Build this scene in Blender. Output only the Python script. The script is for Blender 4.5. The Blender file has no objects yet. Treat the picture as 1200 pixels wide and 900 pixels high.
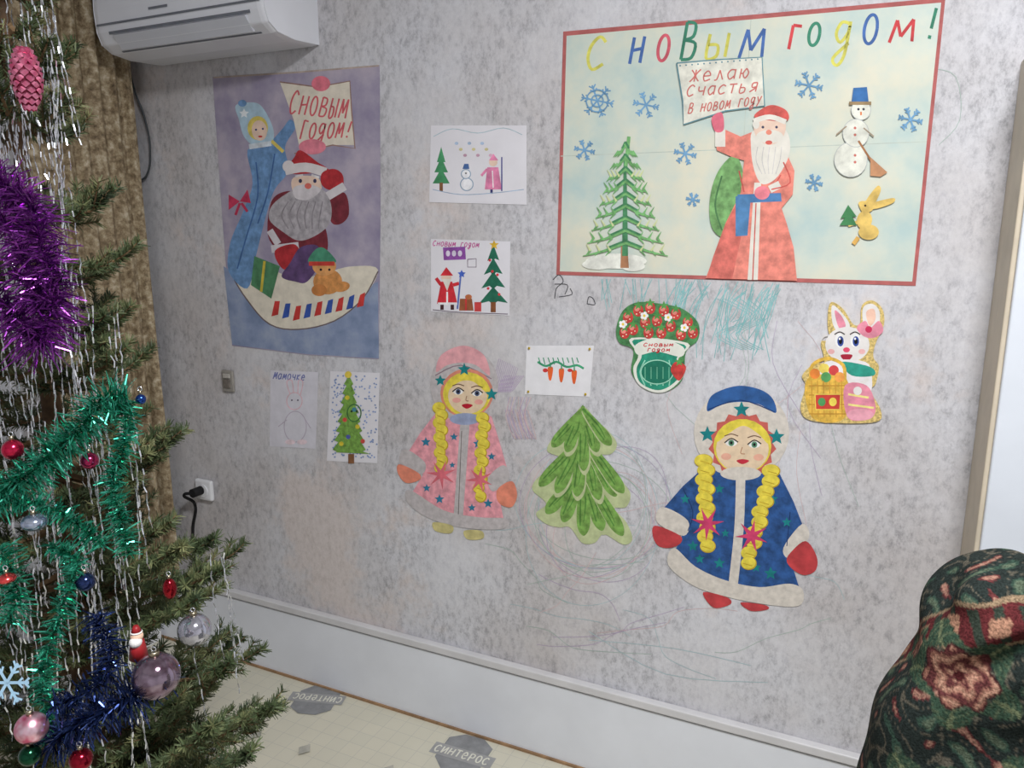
import bpy, math, random
import numpy as np
from mathutils import Vector, Matrix
from mathutils.geometry import tessellate_polygon
random.seed(7); rng=np.random.default_rng(7)
scene=bpy.context.scene
try: scene.view_settings.view_transform='Standard'
except Exception: pass

# ------------------------------------------------------------ survey of the room (metres)
PSI=math.radians(25.5); PIT=math.radians(11.5); F=900.0; D=1.79; CH=1.47
CAM=Vector((0,-D,CH))
sP,cP=math.sin(PSI),math.cos(PSI); sT,cT=math.sin(PIT),math.cos(PIT)
def ray(px,py):
    cx=px-600; cy=py-450
    fw=F*cT-cy*sT; dn=F*sT+cy*cT
    return Vector((cx*cP-fw*sP, cx*sP+fw*cP, -dn))
def W(px,py,d=0.0):          # point on the plane y=-d (parallel to the back wall)
    r=ray(px,py); k=(D-d)/r.y
    return CAM+r*k
def DP(px,py,dep):           # measured point at a distance dep
    return CAM+ray(px,py)*(dep/F)
def FL(px,py,z=0.0):
    r=ray(px,py); k=(z-CH)/r.z
    return CAM+r*k

# ------------------------------------------------------------ materials
def lin(c):
    o=[]
    for v in c[:3]:
        v=v/255.0
        o.append(v/12.92 if v<=0.04045 else ((v+0.055)/1.055)**2.4)
    return (*o,1.0)
def scl(c,k): return tuple(max(0,min(255,v*k)) for v in c)
_m={}
def newmat(name):
    m=bpy.data.materials.new(name); m.use_nodes=True
    nt=m.node_tree; b=nt.nodes['Principled BSDF']
    return m,nt,b
def ramp(nt,pts):
    r=nt.nodes.new('ShaderNodeValToRGB')
    e=r.color_ramp.elements
    e[0].position=pts[0][0]; e[0].color=pts[0][1]
    e[1].position=pts[-1][0]; e[1].color=pts[-1][1]
    for p,c in pts[1:-1]:
        n=e.new(p); n.color=c
    return r
def noise(nt,scale,detail=4,rough=.6,vec=None,stretch=None):
    n=nt.nodes.new('ShaderNodeTexNoise'); n.inputs['Scale'].default_value=scale
    n.inputs['Detail'].default_value=detail; n.inputs['Roughness'].default_value=rough
    tc=nt.nodes.new('ShaderNodeTexCoord')
    out=tc.outputs['Object']
    if stretch:
        mp=nt.nodes.new('ShaderNodeMapping'); mp.inputs['Scale'].default_value=stretch
        nt.links.new(out,mp.inputs['Vector']); out=mp.outputs['Vector']
    nt.links.new(out,n.inputs['Vector'])
    return n
def M(c,var=.12,scale=30,rough=.75,c2=None,metal=0):
    key=(tuple(c),var,scale,rough,c2,metal)
    if key in _m: return _m[key]
    m,nt,b=newmat('paint_%d_%d_%d'%tuple(int(v) for v in c[:3]))
    n=noise(nt,scale)
    a=scl(c,1-var); d=c2 if c2 else scl(c,1+var)
    r=ramp(nt,[(.3,lin(a if not c2 else c)),(.7,lin(d))])
    nt.links.new(n.outputs['Fac'],r.inputs['Fac']); nt.links.new(r.outputs['Color'],b.inputs['Base Color'])
    b.inputs['Roughness'].default_value=rough; b.inputs['Metallic'].default_value=metal
    b.inputs['Specular IOR Level'].default_value=.25 if not metal else .5
    _m[key]=m; return m

# ------------------------------------------------------------ mesh helpers
def mesh_obj(name,verts,faces,mats,midx=None,parent=None,smooth=False,center=True):
    verts=np.array(verts,dtype=float)
    c=verts.mean(axis=0) if center and parent is None else np.zeros(3)
    me=bpy.data.meshes.new(name); me.from_pydata((verts-c).tolist(),[],[list(f) for f in faces])
    for m in mats: me.materials.append(m)
    if midx is not None: me.polygons.foreach_set('material_index',list(midx))
    if smooth: me.polygons.foreach_set('use_smooth',[True]*len(me.polygons))
    me.update()
    o=bpy.data.objects.new(name,me); bpy.context.collection.objects.link(o)
    o.location=c
    if parent: o.parent=parent
    return o
def empty(name,loc=(0,0,0)):
    e=bpy.data.objects.new(name,None); e.empty_display_size=.05
    bpy.context.collection.objects.link(e); e.location=(0,0,0); return e
def box(name,x0,x1,y0,y1,z0,z1,mat,parent=None,bev=0):
    v=[(x,y,z) for x in(x0,x1) for y in(y0,y1) for z in(z0,z1)]
    f=[(0,1,3,2),(4,6,7,5),(0,4,5,1),(2,3,7,6),(0,2,6,4),(1,5,7,3)]
    o=mesh_obj(name,v,f,[mat],parent=parent)
    if bev:
        b=o.modifiers.new('bev','BEVEL'); b.width=bev; b.segments=3
    return o
def sm(pts,n=5,closed=True):
    P=[np.array(p,float) for p in pts]; N=len(P); out=[]
    rg=range(N) if closed else range(N-1)
    for i in rg:
        p0=P[(i-1)%N] if closed or i>0 else P[i]
        p1=P[i]; p2=P[(i+1)%N]
        p3=P[(i+2)%N] if closed or i+2<N else P[i+1]
        for k in range(n):
            t=k/n
            out.append(.5*((2*p1)+(-p0+p2)*t+(2*p0-5*p1+4*p2-p3)*t*t+(-p0+3*p1-3*p2+p3)*t**3))
    if not closed: out.append(P[-1])
    return [tuple(p) for p in out]
def ell(cx,cy,rx,ry,rot=0,n=22):
    r=math.radians(rot); o=[]
    for i in range(n):
        a=2*math.pi*i/n; x=rx*math.cos(a); y=ry*math.sin(a)
        o.append((cx+x*math.cos(r)-y*math.sin(r),cy+x*math.sin(r)+y*math.cos(r)))
    return o
def star(cx,cy,R,r,n=5,rot=-90):
    o=[]
    for i in range(2*n):
        a=math.radians(rot)+math.pi*i/n; q=R if i%2==0 else r
        o.append((cx+q*math.cos(a),cy+q*math.sin(a)))
    return o

class Art:
    """flat paper work that hangs on the back wall"""
    def __init__(s,base=.0012,step=.000008,fn=None):
        s.v=[];s.f=[];s.mi=[];s.m=[];s.d=base;s.step=step;s.fn=fn or (lambda p,d:W(p[0],p[1],d))
    def mid(s,mat):
        if isinstance(mat,(tuple,list)): mat=M(tuple(mat))
        if mat not in s.m: s.m.append(mat)
        return s.m.index(mat)
    def base(s,pts,mat,smooth=False):
        if smooth: pts=sm(pts)
        s.poly(pts,mat); n=len(pts); k=len(s.v)-n; b=len(s.v)
        for p in pts: s.v.append(tuple(s.fn(p,0.0004)))
        i=s.mid(mat)
        for j in range(n):
            s.f.append((k+j,k+(j+1)%n,b+(j+1)%n,b+j)); s.mi.append(i)
    def poly(s,pts,mat,smooth=False):
        if smooth: pts=sm(pts)
        s.d+=s.step; k=len(s.v)
        for p in pts: s.v.append(tuple(s.fn(p,s.d)))
        i=s.mid(mat)
        for t in tessellate_polygon([[Vector((p[0],p[1],0)) for p in pts]]):
            s.f.append((k+t[0],k+t[1],k+t[2])); s.mi.append(i)
    def el(s,cx,cy,rx,ry,mat,rot=0): s.poly(ell(cx,cy,rx,ry,rot),mat)
    def line(s,pts,w,mat,smooth=True,closed=False,taper=False):
        if smooth and len(pts)>2: pts=sm(pts,4,closed)
        if closed: pts=list(pts)+[pts[0]]
        s.d+=s.step; k=len(s.v); n=len(pts); i=s.mid(mat)
        for j,p in enumerate(pts):
            a=pts[max(j-1,0)]; b=pts[min(j+1,n-1)]
            dx,dy=b[0]-a[0],b[1]-a[1]; L=math.hypot(dx,dy) or 1
            ww=w/2*( (1-j/(n-1))*.8+.2 if taper else 1)
            nx,ny=-dy/L*ww,dx/L*ww
            s.v.append(tuple(s.fn((p[0]+nx,p[1]+ny),s.d))); s.v.append(tuple(s.fn((p[0]-nx,p[1]-ny),s.d)))
        for j in range(n-1):
            s.f.append((k+2*j,k+2*j+1,k+2*j+3,k+2*j+2)); s.mi.append(i)
    def make(s,name,parent=None): return mesh_obj(name,s.v,s.f,s.m,s.mi,parent)

O_=ell(.5,.5,.42,.5,n=12)
GL={
'С':[[(.9,.18),(.55,0),(.15,.25),(.05,.65),(.35,1),(.9,.85)]],
'Н':[[(.15,0),(.05,1)],[(.95,0),(.85,1)],[(.1,.5),(.9,.45)]],
'О':[O_+[O_[0]]],
'В':[[(.15,0),(.05,1)],[(.15,0),(.75,.08),(.7,.4),(.1,.48)],[(.1,.48),(.9,.6),(.75,.97),(.05,1)]],
'Ы':[[(.1,0),(.05,1),(.5,.95),(.5,.5),(.07,.45)],[(.95,0),(.9,1)]],
'М':[[(0,1),(.22,0)],[(.22,0),(.45,.75)],[(.45,.75),(.9,0)],[(.9,0),(.95,1)]],
'Г':[[(.2,1),(.3,0)],[(.3,0),(.95,.08)]],
'Д':[[(.8,.1),(.35,.05),(.1,.4),(.4,.7),(.8,.4),(.85,.05),(.75,1.1),(.4,1.45),(.1,1.2),(.9,.75)]],
'!':[[(.6,-.05),(.4,.65)],[(.37,.88),(.35,1)]],
'Ж':[[(.5,0),(.5,1)],[(0,0),(.45,.5),(0,1)],[(1,0),(.55,.5),(1,1)]],
'Е':[[(.1,.5),(.85,.45),(.5,.0),(.1,.4),(.3,1),(.9,.85)]],
'Л':[[(0,1),(.3,.9),(.45,0)],[(.45,0),(.95,1)]],
'А':[[(.85,.1),(.35,.05),(.05,.5),(.35,1),(.8,.7)],[(.85,0),(.85,1)]],
'Ю':[[(.1,0),(.1,1)],[(.1,.5),(.4,.5)],[(.7,0),(.4,.5),(.7,1),(1,.5),(.7,0)]],
'Ч':[[(.1,0),(.2,.5),(.85,.5)],[(.9,0),(.85,1)]],
'Т':[[(.5,0),(.45,1)],[(0,.0),(1,.0)]],
'Ь':[[(.15,0),(.1,1),(.7,.95),(.7,.5),(.12,.45)]],
'Я':[[(.9,0),(.85,1)],[(.9,0),(.3,.05),(.3,.5),(.88,.5),(.05,1)]],
'У':[[(.05,0),(.45,.6)],[(.95,0),(.2,1.2)]],
'И':[[(.1,0),(.1,1)],[(.1,1),(.9,0)],[(.9,0),(.9,1)]],
'Р':[[(.15,0),(.1,1.1)],[(.15,0),(.85,.1),(.75,.55),(.13,.55)]],
'К':[[(.15,0),(.1,1)],[(.9,0),(.15,.5),(.9,1)]],
}
def text(A,s,p0,p1,h,w,mats,fill=.72,slant=.22):
    n=len(s); 
    for i,ch in enumerate(s):
        if ch not in GL: continue
        x=p0[0]+(p1[0]-p0[0])*i/n; y=p0[1]+(p1[1]-p0[1])*i/n
        ww=(p1[0]-p0[0])/n*fill; sl=(p1[1]-p0[1])/n*fill
        hh=h*(1 if i==0 else .82); y+=h-hh
        m=mats[i%len(mats)] if isinstance(mats,list) else mats
        for st in GL[ch]:
            A.line([(x+u*ww+(1-v)*hh*slant,y+u*sl+v*hh) for u,v in st],w,m,smooth=len(st)>2)

# ------------------------------------------------------------ room shell
def wall_mat():
    m,nt,b=newmat('old_wallpaper')
    L=nt.links.new
    n1=noise(nt,44,9,.8,stretch=(1.4,1,.8)); r1=ramp(nt,[(.38,(0,0,0,1)),(.48,(.7,.7,.7,1)),(.56,(1,1,1,1))])
    L(n1.outputs['Fac'],r1.inputs['Fac'])
    n2=noise(nt,2.6,6,.65); r2=ramp(nt,[(.60,(0,0,0,1)),(.70,(1,1,1,1))])
    n3=noise(nt,130,3,.7); r3=ramp(nt,[(.35,(.88,.88,.88,1)),(.65,(1,1,1,1))]); L(n3.outputs['Fac'],r3.inputs['Fac'])
    n4=noise(nt,5.5,6,.65,stretch=(1,1,.7)); r4=ramp(nt,[(.42,(0,0,0,1)),(.62,(1,1,1,1))]); L(n4.outputs['Fac'],r4.inputs['Fac'])
    n5=noise(nt,1.7,5,.6); r5=ramp(nt,[(.38,lin((238,233,228))),(.6,(1,1,1,1))]); L(n5.outputs['Fac'],r5.inputs['Fac'])
    def mix(a,c,f,t='MIX'):
        x=nt.nodes.new('ShaderNodeMix'); x.data_type='RGBA'; x.blend_type=t
        if isinstance(f,float): x.inputs[0].default_value=f
        else: L(f,x.inputs[0])
        for i,q in ((6,a),(7,c)):
            if isinstance(q,tuple): x.inputs[i].default_value=q
            else: L(q,x.inputs[i])
        return x.outputs[2]
    blot=mix(lin((166,166,172)),lin((211,211,217)),r1.outputs['Color'])
    soft=mix(lin((203,203,210)),lin((216,216,221)),r1.outputs['Color'])
    c=mix(blot,soft,r4.outputs['Color'])
    c=mix(c,r5.outputs['Color'],1.0,'MULTIPLY')
    tc=nt.nodes.new('ShaderNodeTexCoord')
    acc=n2.outputs['Fac']
    for (px,py,rad,amt) in ((375,600,.50,.25),(205,270,.30,.18),(480,380,.30,.17),(560,690,.4,.13),(1080,450,.3,.10)):
        vd=nt.nodes.new('ShaderNodeVectorMath'); vd.operation='DISTANCE'
        wc=W(px,py)-Vector((-.035,0,ZC/2)); vd.inputs[1].default_value=(wc.x,-.05,wc.z); L(tc.outputs['Object'],vd.inputs[0])
        rd=ramp(nt,[(.0,(amt,amt,amt,1)),(rad,(0,0,0,1))]); L(vd.outputs['Value'],rd.inputs['Fac'])
        ad=nt.nodes.new('ShaderNodeMath'); ad.operation='ADD'; L(acc,ad.inputs[0]); L(rd.outputs['Color'],ad.inputs[1]); acc=ad.outputs[0]
    L(acc,r2.inputs['Fac'])
    bare=mix(lin((198,188,185)),lin((215,206,204)),r1.outputs['Color'])
    c=mix(c,bare,r2.outputs['Color'])
    c=mix(c,r3.outputs['Color'],.7,'MULTIPLY')
    L(c,b.inputs['Base Color']); b.inputs['Roughness'].default_value=.65
    bp=nt.nodes.new('ShaderNodeBump'); bp.inputs['Strength'].default_value=.25; bp.inputs['Distance'].default_value=.002
    L(n1.outputs['Fac'],bp.inputs['Height']); L(bp.outputs['Normal'],b.inputs['Normal'])
    return m
def floor_mat():
    m,nt,b=newmat('underlay_sheet'); L=nt.links.new
    tc=nt.nodes.new('ShaderNodeTexCoord'); mp=nt.nodes.new('ShaderNodeMapping'); L(tc.outputs['Object'],mp.inputs['Vector'])
    mp.inputs['Scale'].default_value=(20,20,20)
    br=nt.nodes.new('ShaderNodeTexBrick'); L(mp.outputs['Vector'],br.inputs['Vector'])
    br.offset=0; br.inputs['Scale'].default_value=1; br.inputs['Brick Width'].default_value=1; br.inputs['Row Height'].default_value=1
    br.inputs['Mortar Size'].default_value=.018; br.inputs['Color1'].default_value=lin((216,211,192)); br.inputs['Color2'].default_value=lin((212,208,190)); br.inputs['Mortar'].default_value=lin((196,193,180))
    n=noise(nt,3,4); r=ramp(nt,[(.3,(.9,.9,.9,1)),(.7,(1,1,1,1))]); L(n.outputs['Fac'],r.inputs['Fac'])
    x=nt.nodes.new('ShaderNodeMix'); x.data_type='RGBA'; x.blend_type='MULTIPLY'; x.inputs[0].default_value=1
    L(br.outputs['Color'],x.inputs[6]); L(r.outputs['Color'],x.inputs[7]); L(x.outputs[2],b.inputs['Base Color'])
    b.inputs['Roughness'].default_value=.4
    return m
XL=-2.27; XR=2.2; YF=-3.6; ZC=2.65
wallm=wall_mat(); white=M((225,226,230),.02,8,.5); plain=M((205,203,207),.03,6,.85)
box('wall_back',XL-.1,XR+.1,0,.1,0,ZC,wallm)
wl=empty('wall_left'); wy0,wy1,wz0,wz1=-1.75,-.5,.85,2.2
box('below',XL-.1,XL,YF,0,0,wz0,plain,wl); box('above',XL-.1,XL,YF,0,wz1,ZC,plain,wl)
box('side_a',XL-.1,XL,YF,wy0,wz0,wz1,plain,wl); box('side_b',XL-.1,XL,wy1,0,wz0,wz1,plain,wl)
box('wall_right',XR,XR+.1,YF,0,0,ZC,plain); box('wall_front',XL-.1,XR+.1,YF-.1,YF,0,ZC,plain)
box('floor',XL-.1,XR+.1,YF-.1,.1,-.1,0,floor_mat()); box('ceiling',XL-.1,XR+.1,YF-.1,.1,ZC,ZC+.1,M((228,228,230),.02,5,.9))
wn=empty('window_1')
for nm,a in dict(frame_bottom=(wy0,wy1,wz0,wz0+.06),frame_top=(wy0,wy1,wz1-.06,wz1),frame_l=(wy0,wy0+.06,wz0,wz1),frame_r=(wy1-.06,wy1,wz0,wz1),mullion=(-1.15,-1.1,wz0,wz1)).items():
    box(nm,XL-.07,XL-.02,a[0],a[1],a[2],a[3],white,wn,.004)
box('glass',XL-.05,XL-.045,wy0,wy1,wz0,wz1,M((40,48,62),.05,3,.1),wn)
bb=empty('baseboard_back')
box('board',XL,.9,-.016,0,0,.232,M((222,225,232),.02,5,.4),bb,.002)
box('ledge',XL,.9,-.024,0,.238,.262,M((205,204,206),.03,8,.4),bb,.004)
box('gap',XL,.9,-.010,0,.228,.242,M((130,128,130),.1),bb)
box('foot_trim',XL,.9,-.022,-.0,0,.007,M((150,120,90),.15),bb)
box('baseboard_left',XL,XL+.015,YF,-.03,0,.16,white)
fm=Art(base=0.0005,step=.0001,fn=lambda p,d:Vector((p[0],p[1],d)))
def logo(px,py,s=1,ang=0.0):
    c=FL(px,py); ca,sa=math.cos(ang),math.sin(ang)
    q=lambda u,v:(c.x+(u*ca-v*sa)*s,c.y+(u*sa+v*ca)*s)
    g=M((138,139,141),.08)
    fm.poly([q(-.07,.06),q(-.03,.09),q(.03,.09),q(.07,.06),q(.07,-.03),q(0,-.10),q(-.07,-.03)],g)
    fm.poly([q(-.095,.028),q(.095,.028),q(.095,-.02),q(-.095,-.02)],M((158,158,158),.04))
    word='СИНТЕРОС'
    for i,ch in enumerate(word):
        for st in GL[ch]:
            fm.line([q(-.085+i*.0215+u*.016,.018-v*.028) for u,v in st],.0045*s,M((222,220,208),.03),smooth=len(st)>2)
logo(541,886,1,.05); logo(372,818,.95,.3+math.pi); logo(215,880,.95,.2)
for px,py in ((300,862),(455,905),(250,800),(357,880)):
    c=FL(px,py); fm.poly([(c.x-.02,c.y),(c.x,c.y+.025),(c.x+.02,c.y),(c.x,c.y-.025)],M((172,170,160)))
fm.make('linoleum_sheet_print')

# ------------------------------------------------------------ tall white wardrobe
wd=empty('wardrobe')
beige=M((202,190,170),.04,12,.45)
wx=.202; dpt=.19
box('side_panel',wx,wx+.012,-dpt,-.001,.0,1.775,beige,wd,.003)
box('carcass',wx+.012,1.2,-dpt+.012,-.001,.0,1.77,white,wd)
box('door_leaf_1',wx+.008,.62,-dpt-.012,-dpt+.010,.05,1.765,M((214,219,227),.02,5,.3),wd,.004)
box('door_leaf_2',.625,1.2,-dpt-.012,-dpt+.010,.05,1.765,M((214,219,227),.02,5,.3),wd,.004)
dk=M((50,48,46),.1,rough=.4)
box('corner_bracket',wx-.004,wx+.02,-dpt-.016,-dpt+.01,1.742,1.782,dk,wd,.003)
# ------------------------------------------------------------ air conditioner
ac=empty('air_conditioner')
acm=M((224,226,233),.015,4,.3)
zb,zt=1.948,2.24; x0,x1=-2.05,-1.435
prof=[(-.002,zt),(-.15,zt),(-.19,zt-.012),(-.205,zt-.04),(-.212,zb+.11),(-.208,zb+.055),(-.196,zb+.025),(-.165,zb+.007),(-.10,zb),(-.002,zb+.006)]
n=len(prof); v=[];f=[]
xs=[x0,x0+.006,x0+.02,x1-.02,x1-.006,x1]; ins=[.016,.005,0,0,.005,.016]
for xx,k in zip(xs,ins):
    for (yy,zz) in prof:
        yc,zc=-.1,(zb+zt)/2
        v.append((xx,(yy-yc)*(1-k*4)+yc if yy<-.01 else -.002,(zz-zc)*(1-k*3)+zc))
for j in range(len(xs)-1):
    for i in range(n): f.append((j*n+i,j*n+(i+1)%n,(j+1)*n+(i+1)%n,(j+1)*n+i))
f.append(tuple(range(n))); f.append(tuple(reversed(range((len(xs)-1)*n,len(xs)*n))))
body=mesh_obj('body',v,f,[acm],parent=ac); bv=body.modifiers.new('b','BEVEL'); bv.width=.004; bv.segments=2
def acstrip(nm,a,b,xx0,xx1,off,mat):
    v=[(xx0,a[0]-off,a[1]-off*.4),(xx1,a[0]-off,a[1]-off*.4),(xx1,b[0]-off,b[1]-off*.4),(xx0,b[0]-off,b[1]-off*.4)]
    v+=[(p[0],p[1]+.012,p[2]+.006) for p in v]
    mesh_obj(nm,v,[(0,1,2,3),(4,7,6,5),(0,4,5,1),(1,5,6,2),(2,6,7,3),(3,7,4,0)],[mat],parent=ac)
gr=M((112,116,124),.05); 
acstrip('panel_gap',(-.2105,zb+.078),(-.2098,zb+.073),x0+.01,x1-.01,.0015,gr)
acstrip('louver',(-.206,zb+.046),(-.178,zb+.013),x0+.07,x1-.06,.005,M((205,208,217),.02,5,.3))
acstrip('louver_gap_top',(-.208,zb+.056),(-.2065,zb+.049),x0+.055,x1-.045,.002,gr)
acstrip('louver_gap_low',(-.172,zb+.011),(-.160,zb+.008),x0+.055,x1-.045,.002,gr)
acstrip('louver_slot',(-.14,zb+.006),(-.12,zb+.003),x0+.055,x1-.045,.001,gr)
acstrip('badge',(-.2108,zb+.100),(-.2106,zb+.094),x0+.22,x0+.29,.002,gr)

def tube(name,pts,r,mat,parent=None):
    cu=bpy.data.curves.new(name,'CURVE'); cu.dimensions='3D'; cu.bevel_depth=r; cu.bevel_resolution=3
    sp=cu.splines.new('BEZIER'); sp.bezier_points.add(len(pts)-1)
    for b,p in zip(sp.bezier_points,pts):
        b.co=p; b.handle_left_type=b.handle_right_type='AUTO'
    cu.materials.append(mat); o=bpy.data.objects.new(name,cu); bpy.context.collection.objects.link(o)
    if parent: o.parent=parent
    return o
tube('air_conditioner_cable',[W(150,60,.02),W(156,100,.015),W(170,140,.012),W(176,175,.012),W(172,205,.012),W(162,213,.012)],.003,M((70,74,78),.05))
def cyl(name,p,r,h,mat,parent=None,axis='Y',seg=24):
    bpy.ops.mesh.primitive_cylinder_add(radius=r,depth=h,location=p,vertices=seg,rotation=(math.pi/2,0,0) if axis=='Y' else (0,0,0))
    o=bpy.context.object; o.name=name; o.data.materials.append(mat); 
    for q in o.data.polygons: q.use_smooth=len(q.vertices)==4
    if parent: o.parent=parent
    return o
so=empty('wall_socket'); c=W(243,573)
box('plate',c.x-.04,c.x+.036,-.018,-.001,c.z-.036,c.z+.036,white,so,.008)
cyl('ring',(c.x,-.02,c.z),.022,.006,white,so); cyl('plug',(c.x-.005,-.04,c.z+.002),.015,.04,M((28,28,30),.1),so)
tube('plug_cord',[(c.x-.006,-.058,c.z+.002),(c.x-.03,-.07,c.z-.002),W(228,590,.03),W(226,620,.02),W(228,660,.03),(c.x-.04,-.03,.27)],.005,M((24,24,26),.1),so)
sw=empty('light_switch'); c=W(269,446)
box('plate',c.x-.024,c.x+.024,-.010,-.001,c.z-.035,c.z+.035,M((150,146,140),.1,30,.35),sw,.004)
box('rocker',c.x-.014,c.x+.014,-.015,-.002,c.z-.022,c.z+.006,M((110,104,98),.2,40,.35),sw,.002)
box('rocker_2',c.x-.014,c.x+.014,-.015,-.002,c.z+.01,c.z+.024,M((176,172,166),.1,40,.35),sw,.002)

# ------------------------------------------------------------ curtains
def curtain(name,path,z0,z1,mat,folds,amp,nz=30,res=8):
    P=sm(path,12,False); P=np.array(P); seg=np.r_[0,np.cumsum(np.linalg.norm(np.diff(P,axis=0),axis=1))]
    N=folds*res; t=np.linspace(0,seg[-1],N+1); X=np.interp(t,seg,P[:,0]); Y=np.interp(t,seg,P[:,1])
    dx=np.gradient(X);dy=np.gradient(Y);L=np.hypot(dx,dy); nx,ny=-dy/L,dx/L
    ph=np.linspace(0,folds*2*math.pi,N+1)+.6*np.sin(np.linspace(0,9,N+1))
    v=[];f=[]
    for k in range(nz+1):
        z=z0+(z1-z0)*k/nz; a=amp*(.75+.35*math.sin(k*.23+1))*(1.15-.4*k/nz)
        o=a*(np.sin(ph+.25*math.sin(k*.2))+.25*np.sin(2.3*ph+k*.08))
        for i in range(N+1): v.append((X[i]+nx[i]*o[i],Y[i]+ny[i]*o[i],z))
    for k in range(nz):
        for i in range(N): a=k*(N+1)+i; f.append((a,a+1,a+N+2,a+N+1))
    return mesh_obj(name,v,f,[mat],smooth=True)
m,nt,b=newmat('mottled_curtain_cloth')
n1=noise(nt,42,5,.7); r=ramp(nt,[(.30,lin((84,70,52))),(.45,lin((136,118,92))),(.55,lin((168,152,124))),(.68,lin((204,192,170)))])
nt.links.new(n1.outputs['Fac'],r.inputs['Fac']); nt.links.new(r.outputs['Color'],b.inputs['Base Color']); b.inputs['Roughness'].default_value=.8
curtain('curtain',[(-2.115,-.05),(-2.14,-.16),(-2.16,-.27),(-2.18,-.38)],.30,2.6,m,7,.022,res=14)
tl,nt,b=newmat('tulle'); b.inputs['Base Color'].default_value=lin((205,207,214)); b.inputs['Roughness'].default_value=.8
curtain('tulle_curtain',[(-2.22,-.45),(-2.22,-.9),(-2.22,-1.4),(-2.22,-1.9)],.05,2.6,tl,22,.018)
box('curtain_rail',-2.25,-2.10,-2.0,-.02,2.6,2.63,white)

# ------------------------------------------------------------ big landscape poster
def two(name,c1,c2,sc,c3=None):
    m,nt,b=newmat(name); n1=noise(nt,sc,5,.6); pts=[(.36,lin(c1)),(.64,lin(c2))]
    if c3: pts=[(.33,lin(c1)),(.5,lin(c2)),(.66,lin(c3))]
    r=ramp(nt,pts); nt.links.new(n1.outputs['Fac'],r.inputs['Fac']); nt.links.new(r.outputs['Color'],b.inputs['Base Color'])
    b.inputs['Roughness'].default_value=.5; b.inputs['Specular IOR Level'].default_value=.3
    nb=noise(nt,6,2,.5); bp=nt.nodes.new('ShaderNodeBump'); bp.inputs['Strength'].default_value=.6; bp.inputs['Distance'].default_value=.012
    nt.links.new(nb.outputs['Fac'],bp.inputs['Height']); nt.links.new(bp.outputs['Normal'],b.inputs['Normal']); return m
A=Art()
A.base([(660,37),(1108,-3),(1073,335),(652,322)],M((176,100,98),.08))
A.poly([(664,42),(1103,3),(1069,330),(656,318)],two('poster_wash',(180,202,200),(203,212,201),6,(219,217,198)))
fold=M((186,196,186),.05)
A.line([(657,183),(1086,166)],1.0,fold); A.line([(880,23),(862,324)],1.0,fold)
red=(196,72,76); yel=(208,204,100); blu=(74,106,164); grn=(64,130,106)
cols=[yel,blu,(196,90,104),grn,(200,196,96),blu,red,grn,yel,blu,red,grn]
spots=[('С',686,44,22,38),('Н',737,44,15,31),('О',768,42,15,30),('В',797,26,17,44),('Ы',826,40,26,28),('М',866,35,28,33),('Г',921,30,16,28),('О',945,28,15,26),('Д',975,25,20,36),('О',1009,18,18,34),('М',1042,24,28,26),('!',1084,12,14,34)]
for (ch,x,y,w,h),c in zip(spots,cols):
    for st in GL[ch]: A.line([(x+u*w+(1-v)*h*.14,y+v*h-u*1.5) for u,v in st],3.8,M(c,.15),smooth=len(st)>2)
sf=M((112,156,192),.1)
def flake(cx,cy,r,w=2.0):
    for k in range(6):
        a=math.pi*k/3+.2; dx,dy=math.cos(a),math.sin(a)
        A.line([(cx,cy),(cx+dx*r,cy+dy*r)],w,sf)
        for q in (.55,.8):
            for s_ in (-.8,.8):
                A.line([(cx+dx*r*q,cy+dy*r*q),(cx+dx*r*q+math.cos(a+s_)*r*.3,cy+dy*r*q+math.sin(a+s_)*r*.3)],w*.8,sf)
for x,y,r in((700,118,19),(757,123,15),(685,176,12),(803,180,13),(812,234,8),(948,100,16),(1067,140,14),(954,214,10)): flake(x,y,r)
for q in(7,13): A.line(ell(700,118,q,q,n=8),1.5,sf,closed=True)
tg=M((116,172,110),.18,60); tg2=M((74,132,92),.15,60)
A.el(722,306,36,9,(222,223,214)); A.el(700,310,18,6,(222,223,214)); A.el(742,312,14,6,(222,223,214))
A.poly([(728,285),(735,285),(737,314),(727,314)],(170,122,90))
A.poly([(731,180),(734,180),(736,300),(729,300)],tg2)
A.line([(737,160),(733,200)],4,tg,taper=False)
for k in range(9):
    y=172+k*14.5; wd_=10+k*5.0
    for s_ in(-1,1):
        A.line([(733,y-4),(733+s_*wd_*.5,y+6),(733+s_*wd_,y+8+k*.5)],4.6,tg,taper=True)
        A.line([(733,y-6),(733+s_*wd_*.4,y+2)],2.4,tg2)
        for q in(.35,.6,.82):
            A.line([(733+s_*wd_*q,y+5),(733+s_*(wd_*q+6),y+12)],3,tg,taper=True)
            if k>1: A.line([(733+s_*wd_*q,y+6),(733+s_*(wd_*q+5),y-2)],2.6,tg if k%2 else M((206,214,160),.05),taper=True)
A.poly([(793,74),(840,70),(893,67),(896,124),(850,130),(801,146),(800,118)],(219,218,206))
A.line([(793,74),(840,70),(893,67),(896,124),(850,130),(801,146),(800,118)],1.6,(100,140,150),smooth=False,closed=True)
for k in range(14): A.el(797+k*7,77-k*.6,1,1,(100,140,150)); 
pr=M((196,112,106),.1)
text(A,'ЖЕЛАЮ',(808,82),(880,77),14,1.6,pr); text(A,'СЧАСТЬЯ',(804,100),(890,94),13,1.6,pr); text(A,'В_НОВОМ_ГОДУ',(806,121),(893,110),12,1.4,pr)
cr=M((222,134,120),.13,45); cr2=M((200,92,86),.15,45); wh=M((224,220,210),.04); skin=M((228,200,182),.05)
A.poly([(862,182),(842,200),(832,232),(834,266),(850,278),(868,258),(872,212)],M((116,160,102),.2,50),True)
A.line([(846,206),(838,240),(846,270)],2,M((80,122,80)))
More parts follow.
